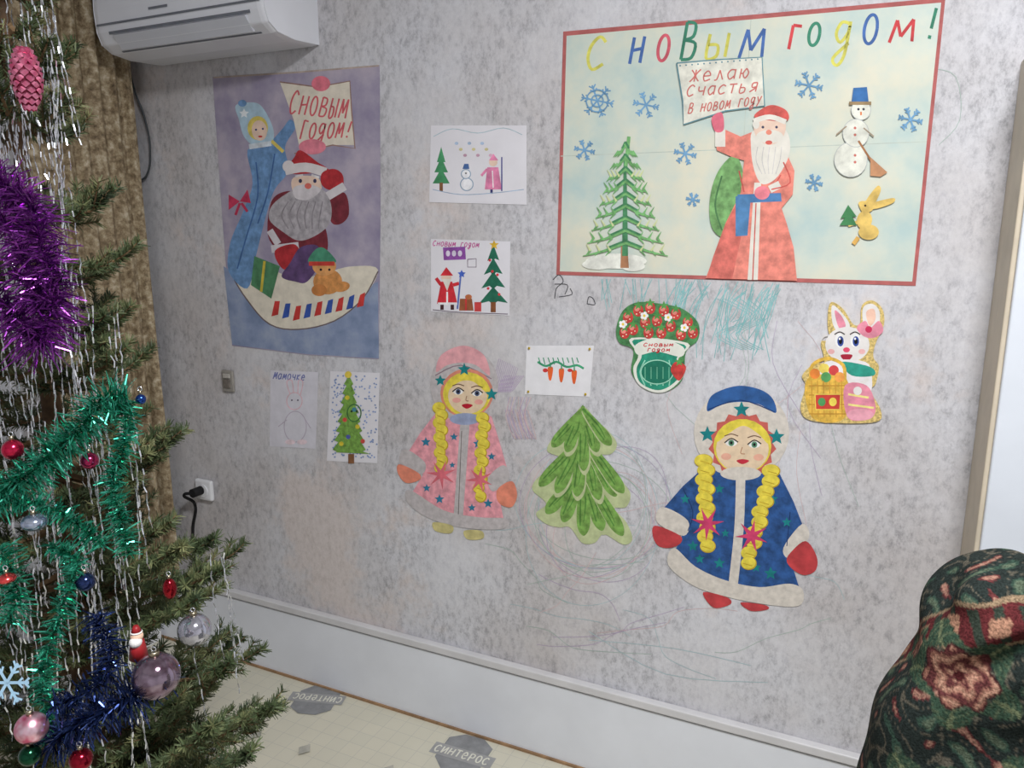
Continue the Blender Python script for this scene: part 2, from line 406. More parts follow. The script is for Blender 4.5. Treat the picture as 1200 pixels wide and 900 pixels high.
A.poly([(888,152),(868,160),(850,152),(838,154),(840,176),(858,184),(872,188),(868,226),(850,262),(840,292),(827,326),(934,329),(930,290),(922,262),(916,244),(929,228),(931,200),(922,180),(910,168)],cr)
A.poly([(838,150),(850,152),(850,172),(838,172)],wh); A.poly([(834,138),(846,132),(848,152),(838,154)],M((216,112,130)),True)
A.poly([(868,230),(850,262),(836,300),(828,326),(858,327),(868,280)],M((210,114,104),.15,40))
A.line([(866,200),(872,225)],1.6,cr2); A.line([(915,205),(905,222)],1.6,cr2)
A.poly([(884,214),(892,214),(888,328),(876,328)],wh)
A.line([(886,238),(882,328)],1.4,cr2)
A.poly([(864,228),(915,226),(916,236),(866,238)],M((80,124,172),.1)); A.poly([(862,230),(880,230),(876,276),(862,277)],M((84,130,176),.15))
A.poly([(884,152),(918,150),(926,176),(912,206),(894,216),(884,200),(880,172)],wh,True)
for k in range(5): A.line([(888+k*7,172),(886+k*7,188),(893+k*4,204)],.9,(196,192,190))
A.poly([(886,140),(918,140),(918,160),(902,170),(886,160)],skin,True)
A.el(902,160,16,8,wh); A.el(901,167,4,2.5,(206,100,90)); A.el(901,155,3.5,3,(226,140,120))
A.el(894,149,1.6,1.6,(70,70,90)); A.el(910,149,1.6,1.6,(70,70,90))
A.poly([(885,138),(892,128),(906,123),(922,130),(921,142)],cr2,True); A.line([(883,142),(902,137),(921,143)],6,wh); A.el(886,146,4,5,wh)
A.el(893,226,9,8,M((226,130,142))); A.line([(902,222),(914,216)],9,wh); A.line([(918,190),(926,214),(904,222)],1.6,cr2)
lo=M((184,188,186),.05)
for x,y,rx,ry in((997,187,19,20),(1003,156,15,16),(1009,129,11,11)):
    A.el(x,y,rx+.8,ry+.8,lo); A.el(x,y,rx,ry,(217,218,207))
A.poly([(998,120),(1000,103),(1016,102),(1018,120)],M((60,106,160),.15)); A.line([(995,121),(1021,121)],4,M((150,128,96)))
A.el(1006,128,1.5,1.5,(60,60,70)); A.el(1012,128,1.5,1.5,(60,60,70)); A.line([(1009,131),(1009,135)],2,(210,120,70))
for y in(150,158,182,190): A.el(1002,y,1.6,1.6,(190,110,100))
A.line([(992,148),(980,158)],1.6,(160,144,124)); A.line([(1012,150),(1024,160)],1.6,(160,144,124))
A.line([(1006,165),(1022,190)],2.5,(160,112,76)); A.poly([(1020,184),(1040,202),(1032,207),(1020,206)],M((190,140,104)))
yy=M((224,190,108),.15); 
A.el(1013,258,9,11,yy,10); A.el(1018,272,12,9,yy); A.poly([(1012,250),(1006,238),(1014,236),(1020,246)],yy,True)
A.poly([(1016,240),(1046,232),(1046,238),(1024,245)],yy,True); A.poly([(1014,237),(1028,218),(1032,224),(1022,242)],yy,True)
A.el(1016,242,8,7,yy); A.el(1014,241,1.3,1.3,(70,50,40)); A.line([(1006,260),(994,264)],4,yy); A.line([(1006,278),(1000,286)],5,M((210,166,90)))
A.poly([(994,240),(985,256),(990,255),(984,264),(1004,264),(999,254),(1004,254)],M((70,130,84)))
A.make('christmas_poster')

# ------------------------------------------------------------ portrait poster (sleigh)
A=Art()
A.base([(249,90),(345,84),(445,76),(446,250),(444,421),(360,416),(272,405),(260,250)],two('poster_violet',(142,134,160),(162,154,174),9,(182,172,186)))
A.poly([(262,312),(300,335),(330,370),(380,362),(443,330),(444,420),(360,415),(272,404)],two('poster_blue',(116,132,162),(136,150,180),12,(156,166,188)),False)
A.line([(250,91),(345,85),(444,77)],2,(176,160,150),smooth=False)
cm=M((218,210,194),.06)
A.poly([(268,296),(272,322),(290,352),(316,380),(350,386),(392,376),(425,350),(443,316),(414,312),(386,318),(352,326),(318,316),(290,302)],cm,True)
A.line([(268,298),(272,322),(290,352),(316,380),(350,386),(392,376),(425,350),(443,318)],1.5,(110,96,96))
for k in range(9):
    x=322+k*12.5; y=372-abs(k-2)*2.6
    A.poly([(x,y-14+k*.4),(x+6,y-14),(x+4,y+2),(x-4,y+4)],[M((190,60,56)),M((56,84,160))][k%2])
bl=M((106,142,184),.15,40); bl2=M((66,100,152),.15)
A.poly([(290,176),(312,170),(330,152),(340,140),(346,150),(334,172),(338,200),(322,222),(312,252),(300,300),(290,338),(268,318),(270,284),(284,250),(296,215)],bl,True)
A.line([(300,190),(302,230),(288,280),(278,315)],1.6,bl2); A.line([(322,180),(314,225),(302,262)],1.6,bl2)
A.poly([(276,124),(290,120),(306,124),(320,150),(318,168),(300,172),(286,160),(280,140)],M((172,198,214),.08),True)
A.el(302,150,12,14,(218,198,104)); A.el(304,153,9,12,skin,-8); A.el(300,152,1.2,1.2,(50,60,110)); A.el(308,151,1.2,1.2,(50,60,110)); A.el(305,160,2.6,1.2,(190,60,60))
A.line([(318,165),(332,178)],4,(218,198,104)); A.line([(292,172),(318,168)],6,M((206,214,222)))
A.poly(star(286,133,6,3),M((230,236,240),.02))
A.poly([(328,96),(372,102),(410,95),(412,130),(416,170),(390,170),(352,178),(344,140)],M((222,213,198),.05),False)
A.line([(328,96),(372,102),(410,95),(412,130),(416,174),(390,170),(345,180)],1.6,(150,120,110),smooth=False)
tr=M((204,96,104),.1)
text(A,'СНОВЫМ',(338,106),(408,112),27,2.0,tr); text(A,'ГОДОМ!',(350,141),(414,139),22,2.0,tr)
A.el(376,98,11,9,M((220,120,136),.12)); A.el(366,172,16,9,M((220,130,146),.1)); A.el(284,121,5,4,bl)
rd=M((172,50,56),.15,40); mr=M((118,48,58),.15,40)
A.poly([(318,236),(336,224),(352,230),(376,256),(384,280),(380,298),(352,304),(330,296),(314,276)],mr,True)
A.poly([(384,232),(404,226),(409,250),(400,262),(388,260)],mr,True); 
A.poly([(345,184),(352,176),(372,190),(384,200),(344,204),(338,196)],rd,True); A.line([(334,200),(358,196),(382,202)],11,M((220,213,214),.04)); A.el(338,195,7,7,M((220,213,214),.04))
A.poly([(344,208),(372,208),(376,226),(360,236),(344,226)],skin,True)
A.poly([(334,228),(352,220),(378,222),(388,240),(386,262),(370,276),(350,282),(332,272),(316,258),(318,242)],M((168,163,168),.14,50),True)
A.poly([(344,220),(360,216),(376,222),(362,234),(346,232)],M((206,200,204),.08),True)
for k in range(6): A.line([(338+k*8,236),(330+k*9,252),(338+k*7,268)],1.4,(140,134,140))
A.el(361,218,4,3.5,(212,110,100)); A.el(352,212,2,2.4,(60,60,90)); A.el(369,212,2,2.4,(60,60,90)); A.line([(346,207),(355,205)],2.5,(215,210,210)); A.line([(365,205),(374,208)],2.5,(215,210,210))
A.poly([(378,202),(392,198),(402,206),(400,222),(384,222),(376,214)],rd,True); A.line([(384,230),(404,218)],10,M((212,206,210),.05))
A.line([(318,292),(350,288)],9,M((206,200,206),.05)); A.poly([(322,294),(344,286),(352,298),(346,316),(330,314)],rd,True)
A.line([(316,270),(326,286)],8,M((206,200,206),.05))
A.poly([(352,290),(372,288),(376,306),(360,330),(346,330),(330,324),(340,308)],M((92,70,110),.2),True)
A.poly([(298,300),(328,312),(318,350),(294,334)],M((78,128,92),.15)); A.line([(310,306),(306,342)],3,(200,180,70))
og=M((202,140,82),.15,50)
A.el(384,330,17,15,og); A.el(380,312,14,11,M((210,152,96),.12)); A.poly([(362,308),(368,294),(378,290),(390,300),(392,308)],M((74,140,112),.15),True); A.line([(362,309),(392,309)],5,M((190,66,56)))
A.el(400,336,10,6,og,-10); A.el(374,340,9,7,M((190,124,70),.1)); A.el(376,316,1.5,1.5,(50,40,40)); A.el(386,316,1.5,1.5,(50,40,40))
pk=M((190,60,90),.15)
A.poly([(281,236),(268,228),(268,246)],pk); A.poly([(281,236),(290,222),(294,238)],pk); A.line([(281,238),(276,252)],3,pk); A.line([(283,238),(290,248)],3,pk)
A.make('sleigh_poster')

# ------------------------------------------------------------ small drawings
pap=M((224,222,228),.02,10,.7)
A=Art(); A.base([(505,147),(617,147),(617,240),(503,237)],pap)
g=M((70,140,96),.15)
for k,(w,y) in enumerate(((5,186),(8,198),(10,211))): A.poly([(517,y-14),(517-w,y+4),(517+w,y+4)],g)
A.poly([(515,214),(519,214),(519,224),(515,224)],(130,90,60))
for x,y,r_ in((547,216,8),(546,204,6)): A.el(x,y,r_,r_,(140,160,180)); A.el(x,y,r_-1.2,r_-1.2,(224,224,230))
A.el(546,203,1,1,(60,60,60)); A.poly([(542,198),(544,192),(549,192),(550,198)],(70,100,150))
pk=M((214,130,166),.15)
A.poly([(571,196),(584,196),(588,222),(568,222)],pk); A.el(578,190,5,5,skin); A.poly([(573,188),(578,180),(584,188)],pk); A.line([(564,206),(571,198)],3,pk); A.line([(588,184),(588,224)],1.6,(90,90,150)); A.line([(576,222),(576,227)],3,(60,60,110)); A.line([(577,200),(578,220)],1.2,(240,230,235))
A.line([(508,160),(530,151),(560,156),(590,150),(612,158)],.9,(170,190,200)); A.line([(507,222),(540,228),(580,226),(614,222)],.9,(160,180,205))
for k in range(9): A.el(535+k*5,168+(k*7%3)*7,2.2,1.8,[(170,190,215),(210,200,150),(200,160,180)][k%3])
A.make('childs_drawing')
A=Art(); A.base([(505,280),(598,283),(597,370),(505,365)],pap)
text(A,'СНОВЫМ_ГОДОМ',(507,282),(562,284),6,1,(190,90,150)); pu=M((140,80,160),.15)
A.poly([(519,290),(545,289),(546,304),(520,305)],pu)
for x in(525,532,539): A.el(x,297,2.5,3.5,(220,210,230))
A.line([(548,304),(558,303),(558,313),(548,313)],1,(120,100,120),closed=True,smooth=False); 
dg=M((40,106,84),.15)
for k,(w,y) in enumerate(((7,300),(11,316),(14,332),(17,350))): A.poly([(578,y-14),(578-w,y+6),(578-w*.3,y+3),(578,y+7),(578+w*.3,y+3),(578+w,y+5)],dg)
A.poly([(575,354),(581,354),(581,366),(575,366)],(130,80,50)); A.poly(star(579,287,6,2.6),(220,180,60))
for x,y in((574,305),(583,322),(572,338),(585,345),(577,318)): A.el(x,y,1.6,1.6,(210,60,70))
rr=M((204,50,60),.1)
A.poly([(517,330),(530,330),(536,356),(512,356)],rr); A.el(523,325,6,6,skin); A.poly([(516,323),(523,313),(531,323)],rr); A.poly([(518,327),(529,327),(524,341)],wh); A.line([(517,334),(511,326)],4,rr); A.line([(531,334),(538,332)],4,rr); A.line([(540,322),(536,362)],2,(90,110,180)); A.poly(star(541,321,5,2.5),(70,100,190)); A.line([(513,356),(536,356)],3,(235,230,235)); A.line([(518,357),(518,363)],4,(70,40,40)); A.line([(530,357),(530,363)],4,(70,40,40)); A.line([(524,342),(524,356)],2,(235,230,235))
A.poly([(539,350),(553,350),(555,364),(538,364)],(150,90,60)); A.line([(546,350),(546,364)],2,(200,60,60)); A.el(549,348,4,3,(190,110,70)); A.poly([(556,354),(564,354),(564,365),(556,365)],(200,70,70))
A.line([(507,363),(540,366),(595,368)],1,(120,110,120))
A.make('childs_drawing')
A=Art(); A.base([(317,434),(373,436),(370,526),(316,523)],M((212,210,219),.03))
lc=M((186,176,192),.05)
text(A,'МАМОЧКЕ',(320,436),(358,438),8,1.2,(110,116,170))
A.line(ell(345,470,9,10),1,(220,180,190),closed=True); A.line(ell(346,500,13,18),1,lc,closed=True); A.line([(340,462),(336,448),(342,446),(344,461)],1,(220,180,190)); A.line([(349,461),(350,446),(355,448),(352,463)],1,(220,180,190)); A.el(342,469,1,1,(100,90,110)); A.el(349,469,1,1,(100,90,110)); A.line([(336,492),(326,500)],1,lc); A.line([(358,492),(364,502)],1,lc); A.el(340,518,6,3,(224,205,212)); A.el(354,518,6,3,(224,205,212))
A.make('childs_drawing')
A=Art(); A.base([(387,435),(445,437),(442,543),(383,540)],pap)
fb=M((130,152,196),.15)
for k in range(210):
    x=389+random.random()*53; y=439+random.random()*98; A.poly([(x-1.2,y),(x,y-1.2),(x+1.2,y),(x,y+1.2)],fb)
g=M((116,156,74),.2,80)
tp=[(409,440)]
for k in range(8): tp+=[(414+k*2.1,450+k*11),(412+k*1.8,452+k*11)]
tp+=[(434,532),(393,530)]
for k in range(7,-1,-1): tp+=[(406-k*1.6,452+k*11),(403-k*1.9,450+k*11)]
A.poly(tp,g); A.poly([(408,532),(415,532),(415,543),(408,543)],(130,90,60)); A.el(408,439,4,4,(220,196,80))
for x,y,c in((407,466,(210,190,60)),(415,480,(70,130,150)),(404,492,(200,80,70)),(419,500,(210,190,60)),(408,512,(80,90,160)),(425,517,(200,80,70)),(400,520,(210,190,60))): A.el(x,y,2.6,2.6,c)
A.line(ell(415,484,8,10),1.4,(60,110,60),closed=True); A.el(412,482,1.3,1.3,(40,60,50)); A.el(418,482,1.3,1.3,(40,60,50))
A.make('childs_drawing')
A=Art(); A.base([(617,405),(696,405),(691,465),(615,462)],M((228,227,231),.02))
gg=M((60,150,110),.15); orr=M((224,100,50),.12)
A.line([(630,424),(640,429),(652,424),(664,430),(676,428),(684,432)],2.6,gg)
for k in range(9): A.line([(633+k*5.6,425+(k%2)*2),(631+k*5.6,419)],1.2,gg)
for x,y in((645,437),(658,439),(673,441)):
    A.poly([(x-3,y-6),(x+3,y-6),(x+1,y+8),(x-2,y+7)],orr,True); A.line([(x,y-12),(x,y-6)],1.5,gg)
A.el(668,434,3,2,(200,60,60)); A.el(639,434,3,2.4,(200,60,60))
o5=A.make('childs_drawing')
for p_ in((620,408),(691,409),(686,462),(619,459)):
    q=W(p_[0],p_[1],.003); bpy.ops.mesh.primitive_uv_sphere_add(radius=.0032,location=q,segments=12,ring_count=8); s_=bpy.context.object; s_.name='thumbtack'; s_.data.materials.append(M((214,182,60),.1,rough=.3,metal=1)); 
    s_.parent=o5; s_.matrix_parent_inverse=Matrix.Translation(-o5.location)

# ------------------------------------------------------------ cut-out snow maidens
def maiden(name,cfg):
    A=Art(base=.002)
    g=cfg
    for pts,m_,s_ in g['back']: A.base(pts,m_,s_); 
    for it in g['items']:
        k=it[0]
        if k=='p': A.poly(it[1],it[2],it[3] if len(it)>3 else False)
        elif k=='e': A.el(*it[1:])
        elif k=='l': A.line(it[1],it[2],it[3],**(it[4] if len(it)>4 else {}))
        elif k=='braid':
            (xa,ya),(xb,yb),n,rx,ry,c,c2=it[1:]
            for i in range(n):
                t=i/(n-1); x=xa+(xb-xa)*t; y=ya+(yb-ya)*t; xo=1.5 if i%2 else -1.5
                A.el(x+xo,y,rx*(1-.15*t),ry,c2,0); A.el(x+xo-.5,y-.5,rx*(1-.15*t)-.7,ry-.8,c,0)
                A.line([(x-rx*.5,y),(x+rx*.5,y+ry*.4)],1.0,c2)
        elif k=='eye':
            x,y,r_=it[1:4]; A.el(x,y,r_*1.7,r_,(235,232,228)); A.el(x,y,r_*.85,r_*.95,it[4]); A.el(x,y,r_*.4,r_*.45,(20,20,24))
            A.line([(x-r_*2,y),(x,y-r_*1.3),(x+r_*2,y-r_*.2)],1.4,(40,34,34)); A.line([(x-r_*2,y-r_*2),(x,y-r_*2.6),(x+r_*2,y-r_*2)],1.2,(110,80,60))
    return A.make(name)
navy=M((44,80,134),.22,45); fur=M((208,201,192),.07,60); teal=M((28,126,130),.12); gold=M((222,204,76),.1,50); gold2=M((190,160,46),.1); rose=M((204,66,108),.12); mit=M((186,66,70),.12); fsk=M((224,200,170),.06,40)
B=[([(828,545),(800,570),(774,600),(803,620),(788,652),(815,676),(860,692),(900,694),(937,690),(925,652),(944,624),(930,588),(912,552),(870,540)],navy,False),
   (ell(869,507,56,53,n=30),fur,False)]
I=[('p',[(829,482),(832,466),(846,457),(868,452),(892,457),(906,468),(909,484),(890,474),(868,471),(846,474)],M((48,90,148),.15),True),
 ('l',[(830,480),(868,469),(908,483)],1.4,(30,60,110)),
 ('p',star(870,522,40,35,15),M((192,96,88),.1)),('e',870,523,34,32,gold),('e',870,526,31,28,fsk),
 ('p',[(840,518),(846,502),(870,494),(894,502),(900,520),(888,508),(871,499),(854,508)],gold,True),
 ('e',851,535,6,4,M((228,172,150),.05)),('e',889,536,6,4,M((228,172,150),.05)),
 ('eye',857,519,4,(90,140,110)),('eye',884,521,4,(90,140,110)),('l',[(870,524),(868,531),(873,532)],1.0,(170,120,90)),
 ('p',[(863,540),(870,538),(878,540),(870,544)],M((190,50,66),.05),True),
 ('p',star(869,480,10,4.5),teal),('p',star(829,509,10,4.5),teal),('p',star(910,512,10,4.5),teal),('l',[(868,557),(866,620),(858,695)],11,fur),
 ('e',868,555,24,8,fur),
 ('p',[(790,642),(783,662),(812,686),(850,699),(895,708),(936,710),(941,692),(925,684),(890,688),(850,680),(815,664)],fur,True),
 ('p',[(776,594),(806,610),(801,628),(770,612)],fur,True),('p',[(918,642),(940,614),(948,630),(926,654)],fur,True),
 ('p',[(768,616),(796,627),(798,636),(786,642),(772,640),(765,628)],mit,True),('p',[(926,648),(944,634),(957,652),(956,668),(943,674),(930,668),(922,658)],mit,True),
 ('p',[(824,694),(852,700),(856,708),(836,712)],mit,True),('p',[(868,706),(896,709),(900,714),(880,716)],mit,True),
 ('l',[(800,572),(812,600),(806,622)],1,(28,52,96)),('l',[(926,600),(922,640)],1,(28,52,96))]
for x,y,r_ in((803,585,6),(843,573,6),(812,640,7),(843,660,7),(905,585,7),(922,612,6),(903,672,8),(886,665,6),(820,655,6),(850,625,5)): I.append(('p',star(x,y,r_,r_*.45),teal))
I+=[('braid',(826,540),(828,640),10,11,8,gold,gold2),('braid',(905,552),(876,660),10,11,8,gold,gold2),
 ('p',star(829,614,20,6,7,-60),rose),('p',star(881,628,20,6,7,-80),rose)]
maiden('snow_maiden_cutout',dict(back=B,items=I))
pnk=M((222,154,164),.13,45); fur2=M((186,180,181),.08,60); ornge=M((222,136,112),.1)
B=[([(512,482),(492,508),(472,540),(496,556),(480,582),(505,600),(545,610),(590,608),(582,566),(594,548),(586,520),(576,488),(545,478)],pnk,False),
   (ell(544,451,40,44,n=30),fur2,False)]
I=[('p',[(511,436),(517,416),(543,405),(567,416),(574,440),(558,428),(541,425),(524,428)],M((222,162,168),.1),True),('l',[(510,440),(540,428),(576,444)],1.4,(140,120,130)),
 ('e',547,461,31,29,M((210,134,112),.1)),('e',547,462,28,26,gold),('e',548,464,23,21,fsk),('p',[(524,458),(530,442),(548,437),(564,444),(570,460),(556,448),(544,446),(534,450)],gold,True),
 ('e',535,469,5,3,M((228,164,154),.05)),('e',561,471,5,3,M((228,164,154),.05)),
 ('eye',537,459,3.4,(70,80,110)),('eye',559,461,3.4,(70,80,110)),('l',[(547,464),(546,469),(549,470)],1,(150,110,90)),('p',[(541,475),(547,473),(554,475),(547,479)],M((180,30,50),.05),True),
 ('p',star(544,433,8,3.6),teal),('p',star(516,446,7,3.2),teal),('p',star(576,462,8,3.6),teal),
 ('l',[(545,494),(541,550),(537,606)],11,fur2),('l',[(541,505),(537,604)],1,(120,110,110)),('e',545,491,18,7,M((150,160,190),.1)),
 ('p',[(480,574),(477,588),(500,606),(540,618),(588,620),(594,608),(560,606),(520,598)],fur2,True),
 ('p',[(474,526),(498,542),(493,556),(469,543)],fur2,True),('p',[(572,560),(590,545),(597,560),(578,576)],fur2,True),
 ('p',[(468,544),(490,554),(492,562),(476,566),(466,554)],ornge,True),('p',[(584,572),(600,564),(606,580),(600,594),(588,592),(582,584)],ornge,True),
 ('p',[(508,612),(530,616),(528,625),(510,622)],M((196,186,130)),True),('p',[(544,622),(564,622),(566,631),(548,632)],M((196,186,130)),True)]
for x,y,r_ in((499,518,6),(532,512,5),(515,585,6),(560,520,6),(576,535,5),(500,572,5),(572,590,6),(553,595,5),(530,545,4)): I.append(('p',star(x,y,r_,r_*.45),M((50,120,150),.1)))
I+=[('braid',(516,478),(517,548),9,8,7,gold,gold2),('braid',(567,490),(562,582),10,8,7,gold,gold2),('p',star(517,556,18,5,7,-70),M((214,108,120),.1)),('p',star(562,562,16,5,7,-80),M((214,108,120),.1))]
maiden('snow_maiden_cutout',dict(back=B,items=I))

# ------------------------------------------------------------ paper fir tree
A=Art(base=.002)
lg=M((184,194,148),.08,40); gm=M((116,156,78),.2,55); g3=M((80,126,58),.2,55)
sil=[(683,476),(700,494),(712,504),(723,520),(716,532),(700,534),(716,552),(738,576),(734,594),(720,596),(734,612),(741,632),(730,638),(708,626),(697,636),(682,636),(668,618),(656,618),(640,614),(628,602),(640,590),(624,574),(630,560),(650,546),(656,536),(641,528),(650,510),(668,494)]
A.base(sil,lg,True)
def lobe(x0,y0,x1,y1,w,m_,m2):
    dx,dy=x1-x0,y1-y0; L=math.hypot(dx,dy); nx,ny=-dy/L,dx/L
    P=[(x0-nx*2,y0-ny*2),(x0+dx*.5-nx*w*.7,y0+dy*.5-ny*w*.7),(x0+dx*.85-nx*w*.75,y0+dy*.85-ny*w*.75),(x1,y1),(x0+dx*.85+nx*w*.75,y0+dy*.85+ny*w*.75),(x0+dx*.5+nx*w*.7,y0+dy*.5+ny*w*.7),(x0+nx*2,y0+ny*2)]
    A.poly([(p[0]+(p[0]-683)*.05+1,p[1]+5) for p in P],lg,True); A.poly(P,m_,True)
    A.line([(x0,y0),(x0+dx*.45+3,y0+dy*.45),(x0+dx*.8,y0+dy*.8)],3,m2,taper=True)
    A.line([(x0+nx*3+dx*.4,y0+dy*.4),(x0+dx*.85+nx*4,y0+dy*.85)],1.6,g3)
for x,y in((640,602),(660,612),(684,628),(706,622),(730,628)): lobe(683,550,x,y,10,gm,g3)
for x,y in((632,570),(652,578),(676,582),(702,586),(722,582),(731,578)): lobe(683,512,x,y,9.5,gm,g3)
for x,y in((647,524),(664,530),(684,552),(700,530),(716,522)): lobe(683,479,x,y,8.5,gm,g3)
A.make('paper_fir_tree')

# ------------------------------------------------------------ strawberry pot decoration
A=Art(base=.004)
gp=M((44,142,116),.15,60); gl=M((224,226,216),.03); rb=M((192,66,62),.15,60); rb2=M((226,140,126),.1)
A.base([(722,386),(730,364),(748,354),(775,356),(800,362),(818,378),(818,398),(804,412),(800,444),(780,459),(756,456),(740,436),(742,410),(726,402)],M((74,126,80),.25,60),True)
A.poly([(740,396),(806,402),(796,420),(802,438),(786,456),(768,460),(748,450),(742,432),(748,416)],gl,True)
A.poly([(743,398),(802,404),(793,420),(798,438),(784,453),(768,457),(750,448),(746,432),(752,416)],gp,True)
for k in range(5): A.line([(756+k*7,422),(750+k*9,436),(756+k*7,452)],1.3,(150,210,186))
A.el(770,436,20,15,M((34,116,94),.1)); A.line(ell(770,436,19,14),1.2,(160,215,190),closed=True)
for k in range(5): A.line([(756+k*7,430),(756+k*7,444)],1,(110,180,150))
A.poly([(745,404),(770,396),(800,406),(798,418),(770,412),(748,416)],gl,True); text(A,'СНОВЫМ',(754,402),(790,402),4,1,(190,40,50)); text(A,'ГОДОМ',(758,408),(786,408),4,1,(190,40,50))
for x,y in((736,372),(748,364),(762,361),(778,364),(792,368),(806,378),(812,390),(742,386),(756,378),(770,376),(786,382),(798,392),(760,390),(775,390),(732,390)):
    A.el(x,y,6,7,rb); A.el(x-1.5,y-2,3,3,rb2); A.poly(star(x,y-6,6,2.4),(86,150,80)); A.el(x+2,y+2,.8,.8,(240,220,190)); A.el(x-2,y+4,.8,.8,(240,220,190))
A.poly([(792,424),(804,430),(796,446),(786,434)],rb,True); A.poly(star(796,424,6,2.4),(86,150,80))
for x,y in((730,380),(755,370),(783,372),(802,384)): 
    for a in range(5): A.el(x+3*math.cos(a*1.257),y+3*math.sin(a*1.257),2,2,(240,236,228))
    A.el(x,y,1.6,1.6,(220,190,80))
A.make('strawberry_pot_decoration')

# ------------------------------------------------------------ bunny decoration
A=Art(base=.004)
gd=M((202,178,114),.25,200,.35); wt=M((228,224,222),.04); pk=M((224,142,162),.12); yl=M((218,176,76),.15,70)
A.base([(985,402),(972,392),(970,370),(974,354),(988,362),(1000,380),(1008,378),(1010,358),(1022,352),(1034,362),(1036,380),(1028,398),(1024,410),(1024,420),(1030,430),(1026,450),(1020,458),(1032,480),(1028,494),(985,496),(948,492),(938,478),(944,452),(940,440),(954,426),(966,424),(962,402),(970,394)],gd,True)
A.poly([(975,358),(986,366),(996,382),(986,392),(976,380)],wt,True); A.poly([(978,364),(986,370),(991,382),(983,384)],pk,True)
A.poly([(1011,362),(1022,356),(1031,366),(1028,386),(1014,388)],wt,True); A.poly([(1015,366),(1024,362),(1026,374),(1019,382)],M((240,190,170)),True)
A.el(993,404,26,21,wt); A.el(992,416,13,9,wt)
A.poly([(1004,384),(1014,376),(1020,384),(1030,376),(1035,388),(1024,396),(1012,394)],pk,True); A.el(1018,386,4,4,(200,50,90))
for x in(984,1002): A.el(x,399,5.5,8,(250,250,250)); A.el(x+1,400,3.8,6,(60,80,150)); A.el(x+1,400,2,3.4,(15,15,20)); A.el(x,397,1.2,1.4,(250,250,250)); A.line([(x-6,392),(x,389),(x+6,392)],1.4,(50,40,40))
A.el(992,410,4,3,(220,80,110)); A.poly([(985,416),(999,416),(992,424)],(170,40,60),True); A.el(974,412,4,3,M((240,180,180))); A.el(1010,412,4,3,M((240,180,180)))
A.poly([(968,424),(1014,424),(1022,446),(1016,462),(980,462),(962,446)],M((232,228,230),.04),True)
A.poly([(986,424),(1020,430),(1024,440),(998,440)],M((50,150,132),.15),True); A.line([(990,440),(1005,450),(1018,444)],4,wt)
A.poly([(946,444),(992,444),(990,490),(952,490)],yl,True); A.line([(950,446),(952,428),(970,420),(988,428),(990,446)],4,yl); 
for x,y,c in((955,438,(220,130,60)),(966,432,(240,210,100)),(977,434,(200,70,70)),(968,442,(90,160,96)),(984,442,(230,156,80))): A.el(x,y,6,6,c)
for k in range(4): A.line([(948,452+k*11),(991,452+k*11)],1.0,(176,124,46))
for k in range(6): A.line([(951+k*7,446),(952+k*7,489)],.9,(194,140,56))
A.poly([(955,462),(985,462),(984,480),(956,480)],(196,66,56)); A.el(963,471,4.5,5,(80,150,90)); A.el(976,471,4.5,5,(240,210,90)); A.line([(955,462),(985,462),(984,480),(956,480)],1.4,(230,200,90),smooth=False,closed=True)
A.poly([(990,452),(1016,452),(1026,476),(1020,490),(994,490)],pk,True); A.el(1008,486,16,7,M((236,164,180))); A.line([(994,462),(1018,466)],2.4,(250,224,140)); A.line([(994,474),(1024,478)],2.4,(250,224,140)); A.el(1005,458,5,5,wt)
A.make('bunny_decoration')

# ------------------------------------------------------------ crayon scribbles on the wall
A=Art(base=.0003,step=.000002)
tc=M((134,184,186),.1); tp_=M((168,192,196),.06); gc=M((164,184,174),.05); pc=M((178,160,188),.05); rc=M((206,178,180),.05); blk=M((70,70,74),.1)
for k in range(56):
    x=790+random.random()*125; A.line([(x,330+random.random()*14),(x-20+random.random()*16,355+random.random()*20),(x-30+random.random()*24,375+random.random()*50)],.9,tc)
for k in range(26):
    x=700+random.random()*130; A.line([(x,327),(x+8-random.random()*20,345+random.random()*20)],.8,tc)
for k in range(6):
    A.line([(840+k*9,350),(880+k*4,372),(838+k*6,392),(870+k*5,410)],.8,tc)
for k in range(13):
    A.line(ell(690+random.random()*24,585+random.random()*34,46+random.random()*54,48+random.random()*48,random.random()*40,12),.6,[gc,tp_,pc,rc][k%4],closed=True)
for k in range(12):
    x=596+k*2.4; A.line([(x,465),(x-8+random.random()*8,490),(x+6,515),(x-4,480)],.7,[pc,rc][k%2])
for k in range(12): A.line([(585+k*2,420+k),(576+k*2,460),(592+k*2,440)],.7,pc)
for k in range(22):   # long loose pencil lines over the lower wall
    x=random.uniform(560,880); y=random.uniform(600,780); a=random.uniform(-.2,.5); P=[(x,y)]
    for j in range(5):
        a+=random.uniform(-.7,.7); P.append((P[-1][0]+math.cos(a)*random.uniform(20,50),P[-1][1]+math.sin(a)*random.uniform(8,26)))
    if max(p[0] for p in P)<1000 and max(p[1] for p in P)<800: A.line(P,.6,[gc,rc,pc,tp_][k%4])
for k in range(12):
    x=random.uniform(760,1000); y=random.uniform(360,520); A.line([(x,y),(x+random.uniform(-30,30),y+50),(x+random.uniform(-50,50),y+110)],.5,[gc,rc,pc][k%3])
A.line([(690,740),(780,790),(900,800)],.7,tp_); A.line([(690,750),(790,760),(880,780)],.7,tp_); A.line([(1090,80),(1120,90),(1125,140),(1100,170)],.7,gc)
A.line([(648,328),(655,322),(660,330),(652,338),(650,350)],1,blk); A.line([(650,333),(665,334),(662,345)],1,blk); A.line([(655,348),(670,345),(668,338)],1,blk); A.line([(688,356),(690,348),(695,350),(697,357),(688,356)],1,blk)
A.make('crayon_scribbles')

